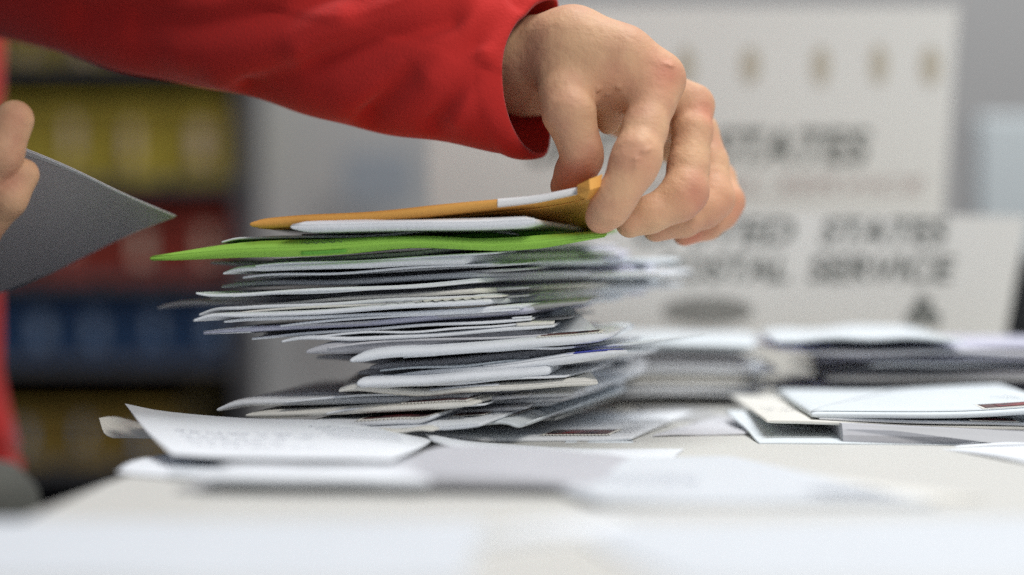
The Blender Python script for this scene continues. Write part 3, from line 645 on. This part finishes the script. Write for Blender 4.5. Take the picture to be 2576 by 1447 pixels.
def chain(*j): return [C(*j[i], *j[i+1]) for i in range(len(j)-1)]
# right hand (pixel, pixel, depth, radius in pixels)
palmR = chain((900, 110, 1.034, 105), (1150, 150, 1.028, 98), (1300, 140, 1.02, 90)) + chain((1150, 170, 1.03, 92), (1310, 205, 1.035, 84)) + \
    chain((1310, 140, 1.02, 90), (1440, 118, 1.005, 94), (1560, 152, 1.0, 80), (1650, 198, 1.0, 66)) + \
    chain((1330, 165, 1.03, 90), (1450, 140, 1.025, 94), (1740, 262, 1.03, 50)) + \
    chain((1330, 180, 1.04, 90), (1460, 190, 1.045, 88), (1745, 330, 1.052, 46)) + \
    chain((1330, 200, 1.045, 80), (1480, 230, 1.06, 76), (1735, 395, 1.07, 44)) + \
    chain((1480, 190, 1.0, 62), (1535, 255, 1.006, 34), (1530, 312, 1.01, 27)) + chain((1500, 180, 1.0, 70), (1600, 210, 1.0, 56))
fing = [
  chain((1400, 170, 1.005, 60), (1422, 235, .993, 64), (1432, 285, .987, 65), (1448, 335, .987, 53), (1462, 378, .987, 51), (1464, 400, .99, 50), (1448, 432, .996, 50), (1424, 468, 1.0, 40)),
  chain((1652, 202, 1.0, 68), (1640, 255, .994, 59), (1622, 325, .985, 55), (1602, 395, .976, 60), (1590, 425, .974, 57), (1566, 470, .972, 48), (1547, 502, .972, 48), (1530, 528, .973, 46), (1512, 548, .975, 39)),
  chain((1748, 268, 1.03, 46), (1742, 330, 1.022, 50), (1732, 420, 1.014, 52), (1724, 482, 1.008, 58), (1705, 503, 1.006, 55), (1660, 528, 1.004, 45), (1632, 541, 1.002, 45), (1585, 562, 1.0, 37)),
  chain((1765, 330, 1.052, 44), (1786, 410, 1.045, 47), (1792, 500, 1.035, 56), (1770, 525, 1.03, 50), (1720, 554, 1.025, 43), (1650, 575, 1.02, 35)),
  chain((1765, 395, 1.07, 42), (1808, 450, 1.065, 44), (1828, 508, 1.055, 46), (1815, 538, 1.053, 41), (1780, 566, 1.05, 38), (1722, 590, 1.045, 31)),
]
vR, qR = sdf_mesh(fing, palmR, .009, .0028, .0058, .0008)
# left hand at the frame's left edge
palmL = chain((-700, 420, 1.12, 150), (-420, 480, 1.05, 130), (-250, 520, 1.0, 105)) + chain((-260, 520, 1.0, 105), (-160, 470, .985, 62)) + chain((-260, 560, 1.0, 100), (-170, 600, .985, 60))
fingL = [chain((-160, 640, .975, 62), (-70, 500, .962, 56), (0, 390, .958, 52), (36, 302, .96, 48)),
         chain((-160, 700, .98, 58), (-60, 600, .968, 46), (20, 500, .962, 43), (58, 440, .965, 40)),
         chain((-200, 740, .99, 52), (-90, 700, .98, 42), (-40, 640, .98, 36)),
         chain((-210, 780, 1.0, 46), (-120, 770, .99, 38), (-70, 730, .99, 32)),
         chain((-200, 440, 1.02, 60), (-90, 380, 1.03, 50), (-10, 430, 1.035, 44))]
vL, qL = sdf_mesh(fingL, palmL, .012, .004, .006, .001)
# torso, shoulders and upper arms under the jacket
tor = chain((-900, -700, 1.45, 560), (-900, 300, 1.45, 600), (-950, 1500, 1.45, 620)) + chain((-900, -650, 1.4, 330), (-520, -300, 1.3, 190), (-250, -190, 1.25, 150)) + \
      chain((-250, -190, 1.25, 150), (300, -40, 1.10, 110), (950, 115, 1.032, 100)) + chain((-1200, -600, 1.4, 330), (-1300, 300, 1.25, 230), (-700, 420, 1.12, 148)) + chain((-900, -1300, 1.4, 250), (-900, -900, 1.42, 260))
tor += chain((-700, -300, 1.42, 420), (-350, -1150, 1.28, 380)) + chain((-350, -1150, 1.28, 380), (100, -1330, 1.18, 230)) + chain((100, -1330, 1.18, 300), (330, -1430, 1.10, 380))  # leaning chest and head, added out of view to shade the sleeve
vT, qT = sdf_mesh([], tor, .014, .01, .01, .007)
V = np.concatenate([vR, vL, vT]); Q = np.concatenate([qR, qL + len(vR), qT + len(vR) + len(vL)])
person = empty('person', (-.4, .45, -.72)); tag(person, 'person in a red jacket lifting mail with one hand, holding a letter in the other', 'person')
me = bpy.data.meshes.new('body'); me.vertices.add(len(V)); me.vertices.foreach_set('co', V.astype(np.float32).ravel())
me.loops.add(len(Q)*4); me.loops.foreach_set('vertex_index', Q[:, ::-1].astype(np.int32).ravel())
me.polygons.add(len(Q)); me.polygons.foreach_set('loop_start', np.arange(0, 4*len(Q), 4, dtype=np.int32))
me.update(calc_edges=True); me.validate()
me.polygons.foreach_set('use_smooth', np.ones(len(me.polygons), bool))
# redness of knuckles, fingertips
red = np.zeros(len(V)); 
for (x, y, d, r, a) in [(1680, 180, .985, 55, 1.0), (1785, 285, 1.02, 40, .8), (1450, 460, .985, 60, 1.5), (1500, 560, .98, 60, .6), (1745, 495, 1.0, 50, .6), (1815, 510, 1.03, 45, .6), (1740, 600, 1.04, 50, 1.0),
                        (1610, 410, .97, 60, .35), (1530, 220, .99, 60, .45), (30, 290, .95, 40, .4), (55, 450, .95, 40, .5), (1850, 520, 1.05, 45, .8)]:
    red += a*np.exp(-(np.linalg.norm(V - P(x, y, d), axis=1)/(r*K*1.1))**2)
at = me.attributes.new('red', 'FLOAT', 'POINT'); at.data.foreach_set('value', np.clip(red, 0, 1).astype(np.float32))
# creases (fine relief) across joints and tendons
cr = np.zeros(len(V))
def groove(pts, w_, a=1.0):
    global cr
    dm = np.full(len(V), 9.)
    for i in range(len(pts)-1):
        A, B = P(*pts[i]), P(*pts[i+1]); ba = B-A; t = np.clip(((V-A) @ ba)/(ba @ ba), 0, 1)
        dm = np.minimum(dm, np.linalg.norm(V - A - t[:, None]*ba, axis=1))
    cr -= a*np.exp(-(dm/(w_*K))**2)
for g in [[(1500, 195, .99), (1510, 260, .985), (1508, 320, .985)], [(1560, 190, .99), (1548, 260, .985), (1552, 320, .985)], [(1528, 240, .99), (1530, 300, .99)],
          [(1555, 395, .97), (1600, 402, .965), (1645, 392, .975)], [(1550, 412, .97), (1600, 420, .965), (1640, 412, .975)],
          [(1415, 375, .97), (1460, 384, .965), (1505, 374, .97)], [(1412, 392, .97), (1460, 400, .965), (1502, 392, .97)], [(1525, 500, .975), (1575, 505, .97)],
          [(1290, 262, 1.015), (1350, 258, 1.01)], [(1290, 205, 1.0), (1345, 200, .995)],
          [(1560, 380, .965), (1600, 385, .96), (1640, 376, .97)], [(1530, 495, .96), (1560, 510, .955), (1590, 512, .962)],
          [(1690, 462, .99), (1725, 468, .985), (1765, 460, .995)], [(1690, 480, .99), (1725, 486, .985), (1768, 478, .995)], [(1640, 510, .985), (1650, 545, .985)],
          [(1770, 490, 1.01), (1800, 492, 1.005), (1830, 486, 1.01)], [(1640, 160, .99), (1690, 165, .99)], [(1650, 178, .985), (1705, 186, .985)],
          [(1420, 30, .99), (1480, 90, .98), (1590, 150, .98)], [(1560, 120, .98), (1650, 170, .98)]]:
    groove(g, 7)
at = me.attributes.new('crease', 'FLOAT', 'POINT'); at.data.foreach_set('value', cr.astype(np.float32))
skin = bpy.data.materials.new('skin'); skin.use_nodes = True; nt = skin.node_tree; b = nt.nodes['Principled BSDF']
b.inputs['Roughness'].default_value = .6; b.inputs['Specular IOR Level'].default_value = .28
b.inputs['Subsurface Weight'].default_value = .06; b.inputs['Subsurface Radius'].default_value = (.006, .0025, .0012); b.inputs['Subsurface Scale'].default_value = 1.0
a1 = nt.nodes.new('ShaderNodeAttribute'); a1.attribute_name = 'red'; a2 = nt.nodes.new('ShaderNodeAttribute'); a2.attribute_name = 'crease'
tc = nt.nodes.new('ShaderNodeTexCoord'); n1 = nt.nodes.new('ShaderNodeTexNoise'); n1.inputs['Scale'].default_value = 55; n1.inputs['Detail'].default_value = 5
nt.links.new(tc.outputs['Object'], n1.inputs['Vector'])
mx = nt.nodes.new('ShaderNodeMix'); mx.data_type = 'RGBA'; mx.inputs[6].default_value = (.64, .385, .225, 1); mx.inputs[7].default_value = (.53, .27, .17, 1)
rp = nt.nodes.new('ShaderNodeMapRange'); rp.inputs[1].default_value = .38; rp.inputs[2].default_value = .68
nt.links.new(n1.outputs['Fac'], rp.inputs[0]); nt.links.new(rp.outputs[0], mx.inputs[0])
mx2 = nt.nodes.new('ShaderNodeMix'); mx2.data_type = 'RGBA'; mx2.inputs[7].default_value = (.62, .17, .12, 1)
nt.links.new(mx.outputs[2], mx2.inputs[6]); mu = nt.nodes.new('ShaderNodeMath'); mu.operation = 'MULTIPLY'; mu.inputs[1].default_value = .5
nt.links.new(a1.outputs['Fac'], mu.inputs[0]); nt.links.new(mu.outputs[0], mx2.inputs[0]); nt.links.new(mx2.outputs[2], b.inputs['Base Color'])
n3 = nt.nodes.new('ShaderNodeTexVoronoi'); n3.inputs['Scale'].default_value = 900; nt.links.new(tc.outputs['Object'], n3.inputs['Vector'])
bp1 = nt.nodes.new('ShaderNodeBump'); bp1.inputs['Strength'].default_value = .2; bp1.inputs['Distance'].default_value = .0003; nt.links.new(n3.outputs['Distance'], bp1.inputs['Height'])
n4 = nt.nodes.new('ShaderNodeTexNoise'); n4.inputs['Scale'].default_value = 190; n4.inputs['Detail'].default_value = 5; nt.links.new(tc.outputs['Object'], n4.inputs['Vector'])
bp0 = nt.nodes.new('ShaderNodeBump'); bp0.inputs['Strength'].default_value = .45; bp0.inputs['Distance'].default_value = .0016; nt.links.new(n4.outputs['Fac'], bp0.inputs['Height']); nt.links.new(bp0.outputs['Normal'], bp1.inputs['Normal'])
bp2 = nt.nodes.new('ShaderNodeBump'); bp2.inputs['Strength'].default_value = .8; bp2.inputs['Distance'].default_value = .0012; nt.links.new(a2.outputs['Fac'], bp2.inputs['Height']); nt.links.new(bp1.outputs['Normal'], bp2.inputs['Normal'])
nt.links.new(bp2.outputs['Normal'], b.inputs['Normal'])
me.materials.append(skin)
bo = bpy.data.objects.new('body', me); COL.objects.link(bo); rel(bo, person)
sm = bo.modifiers.new('smooth', 'SMOOTH'); sm.factor = .5; sm.iterations = 2

# ---- jacket
def fleece(name, col):
    m = mat(name, col, rough=.95, spec=.06, bump=.5, bscale=700, sheen=.15, var=.1, vscale=12)
    return m
M['red'] = fleece('red_fleece', (0.52, 0.032, 0.028))
ridges = [([(775, 140), (915, 88), (1080, 28), (1165, 0)], 30, 3.2), ([(1080, 190), (1180, 100), (1275, 33)], 22, 2.4), ([(1150, 300), (1220, 165)], 18, 1.6), ([(480, 150), (640, 110), (860, 60)], 34, 2.2), ([(880, 260), (1000, 240), (1100, 150)], 34, 1.5),
          ([(560, 190), (760, 190)], 30, 2.0)]
valleys = [([(640, 225), (760, 190), (900, 135), (1135, 62)], 26, 3.6), ([(940, 300), (1050, 195), (1200, 110), (1290, 20)], 22, 3.4), ([(1095, 320), (1160, 240), (1215, 185)], 16, 2.4), ([(380, 95), (550, 83), (750, 50), (860, -10)], 26, 3.6), ([(250, 60), (420, 30), (560, -20)], 30, 3.5)]
def sleeve_pt(s, phi, off=0.0):
    xs = [-520, -260, 60, 330, 640, 900, 1080, 1225, 1330]
    ay = [-260, -200, -120, -50, 20, 82, 122, 160, 190]
    rr = [300, 270, 232, 232, 232, 236, 236, 226, 208]
    dd = [1.30, 1.22, 1.13, 1.085, 1.05, 1.03, 1.02, 1.018, 1.018]
    x = xs[0] + (xs[-1]-xs[0])*s
    f = lambda a: float(smooth_interp(xs, a, np.array([x]))[0])
    cy, r, d = f(ay), f(rr), f(dd)
    # cuff opening slants: near side pulled back, far side and lower tip pushed forward
    end = max(0, (s-.75)/.25)
    cz, cyy = math.sin(phi), -math.cos(phi)   # phi=0 faces the camera
    shift = end**1.5 * (-66*math.cos(phi) + 58*max(0, cz)**2 + 30*max(0, -cz)**3)
    px = x + shift; py = cy - r*cz*(1 - .0*end)
    disp = 0
    if math.cos(phi) > -.3:
        q = np.array([px, py]); 
        wgt = max(0, min(1, (math.cos(phi)-.08)/.35))
        for sgn, L in ((1, ridges), (-1, valleys)):
            for pts, w_, a in L:
                dm = 1e9
                for i in range(len(pts)-1):
                    A = np.array(pts[i], float); B = np.array(pts[i+1], float); ba = B-A; t = min(1, max(0, (q-A) @ ba/(ba @ ba)))
                    dm = min(dm, float(np.linalg.norm(q-A-t*ba)))
                disp += sgn*a*.0019*math.exp(-(dm/(w_*1.5))**2)*wgt
    disp += .0009*math.sin(x*.011+phi*2.3) + .0004*math.sin(x*.027-phi*4)
    if s > .955: disp += .0016*abs(math.sin((s-.955)/.045*math.pi))**.7   # hem roll
    rr_ = r*K*d + disp + off
    c = P(px, cy, d)
    return c + np.array([0, -math.cos(phi)*rr_*.92, math.sin(phi)*rr_])
nl, na = 190, 130
V = []; F = []
for layer, off in ((0, 0), (1, -.0022)):
    for i in range(nl+1):
        for j in range(na): V.append(sleeve_pt(i/nl, 2*math.pi*j/na, off))
n1_ = (nl+1)*na
for i in range(nl):
    for j in range(na):
        a, b_, c_, d_ = i*na+j, i*na+(j+1) % na, (i+1)*na+(j+1) % na, (i+1)*na+j
        F.append((a, b_, c_, d_)); F.append((n1_+d_, n1_+c_, n1_+b_, n1_+a))
for j in range(na): a, b_ = nl*na+j, nl*na+(j+1) % na; F.append((a, b_, n1_+b_, n1_+a))
jk = rel(meshobj('sleeve', V, F, M['red'], None), person)
# jacket torso (left edge of the picture), lathe-like with hem
V = []; F = []; nA = 60; prof = [(-1500, 380), (-1150, 430), (-900, 540), (-500, 640), (0, 672), (240, 666), (500, 650), (760, 668), (940, 676), (1060, 704), (1120, 722), (1145, 708), (1165, 728), (1205, 722), (1225, 700)]
for off in (0, -6):
    for (py, r) in prof:
        for j in range(nA):
            a = 6.2832*j/nA; rr_ = (r+off)*(1+.012*math.sin(7*a+py*.004)+.008*math.sin(13*a-py*.006))
            c = P(-640, py, 1.36); V.append(c + np.array([rr_*K*1.0*1.30*math.cos(a), rr_*K*.52*math.sin(a), 0]))
m_ = len(prof)*nA
for L in (0, 1):
    for i in range(len(prof)-1):
        for j in range(nA):
            q = (L*m_+i*nA+j, L*m_+i*nA+(j+1) % nA, L*m_+(i+1)*nA+(j+1) % nA, L*m_+(i+1)*nA+j); F.append(q if L else q[::-1])
for j in range(nA): a, b_ = (len(prof)-1)*nA+j, (len(prof)-1)*nA+(j+1) % nA; F.append((a, b_, m_+b_, m_+a))
rel(meshobj('jacket', V, F, M['red'], None), person)
jc = chain((-700, -300, 1.42, 440), (-350, -1120, 1.28, 410)) + chain((-350, -1120, 1.28, 410), (-900, -1150, 1.45, 380)) + chain((-500, -900, 1.3, 300), (-420, -240, 1.27, 285)) + chain((-350, -1000, 1.15, 420), (120, -430, 1.03, 290)) + chain((120, -430, 1.03, 290), (380, -470, 1.0, 290))  # unseen shoulder and upper-arm bulk, shaped to shade the sleeve's left end
vJ, qJ = sdf_mesh([], jc, .03, .01, .01, .006)
rel(meshobj('shoulders_shade_bulk', vJ, qJ[:, ::-1], M['red'], None), person)
# trousers / hip below the jacket
M['trouser'] = mat('olive_cloth', (0.10, 0.10, 0.085), rough=.85, bump=.4, bscale=900)
V = []; F = []
prof = [(1110, 60), (1140, 480), (1170, 690), (1230, 745), (1330, 765), (1700, 740), (2600, 600)]
for (py, r) in prof:
    for j in range(nA):
        a = 6.2832*j/nA; c = P(-660, py, 1.22); V.append(c + np.array([r*K*1.22*math.cos(a)*(1+.01*math.sin(9*a)), r*K*.6*math.sin(a), 0]))
for i in range(len(prof)-1):
    for j in range(nA): F.append((i*nA+j, (i+1)*nA+j, (i+1)*nA+(j+1) % nA, i*nA+(j+1) % nA))
rel(meshobj('trousers', V, F, M['trouser'], None), person)

# letter held in the left hand
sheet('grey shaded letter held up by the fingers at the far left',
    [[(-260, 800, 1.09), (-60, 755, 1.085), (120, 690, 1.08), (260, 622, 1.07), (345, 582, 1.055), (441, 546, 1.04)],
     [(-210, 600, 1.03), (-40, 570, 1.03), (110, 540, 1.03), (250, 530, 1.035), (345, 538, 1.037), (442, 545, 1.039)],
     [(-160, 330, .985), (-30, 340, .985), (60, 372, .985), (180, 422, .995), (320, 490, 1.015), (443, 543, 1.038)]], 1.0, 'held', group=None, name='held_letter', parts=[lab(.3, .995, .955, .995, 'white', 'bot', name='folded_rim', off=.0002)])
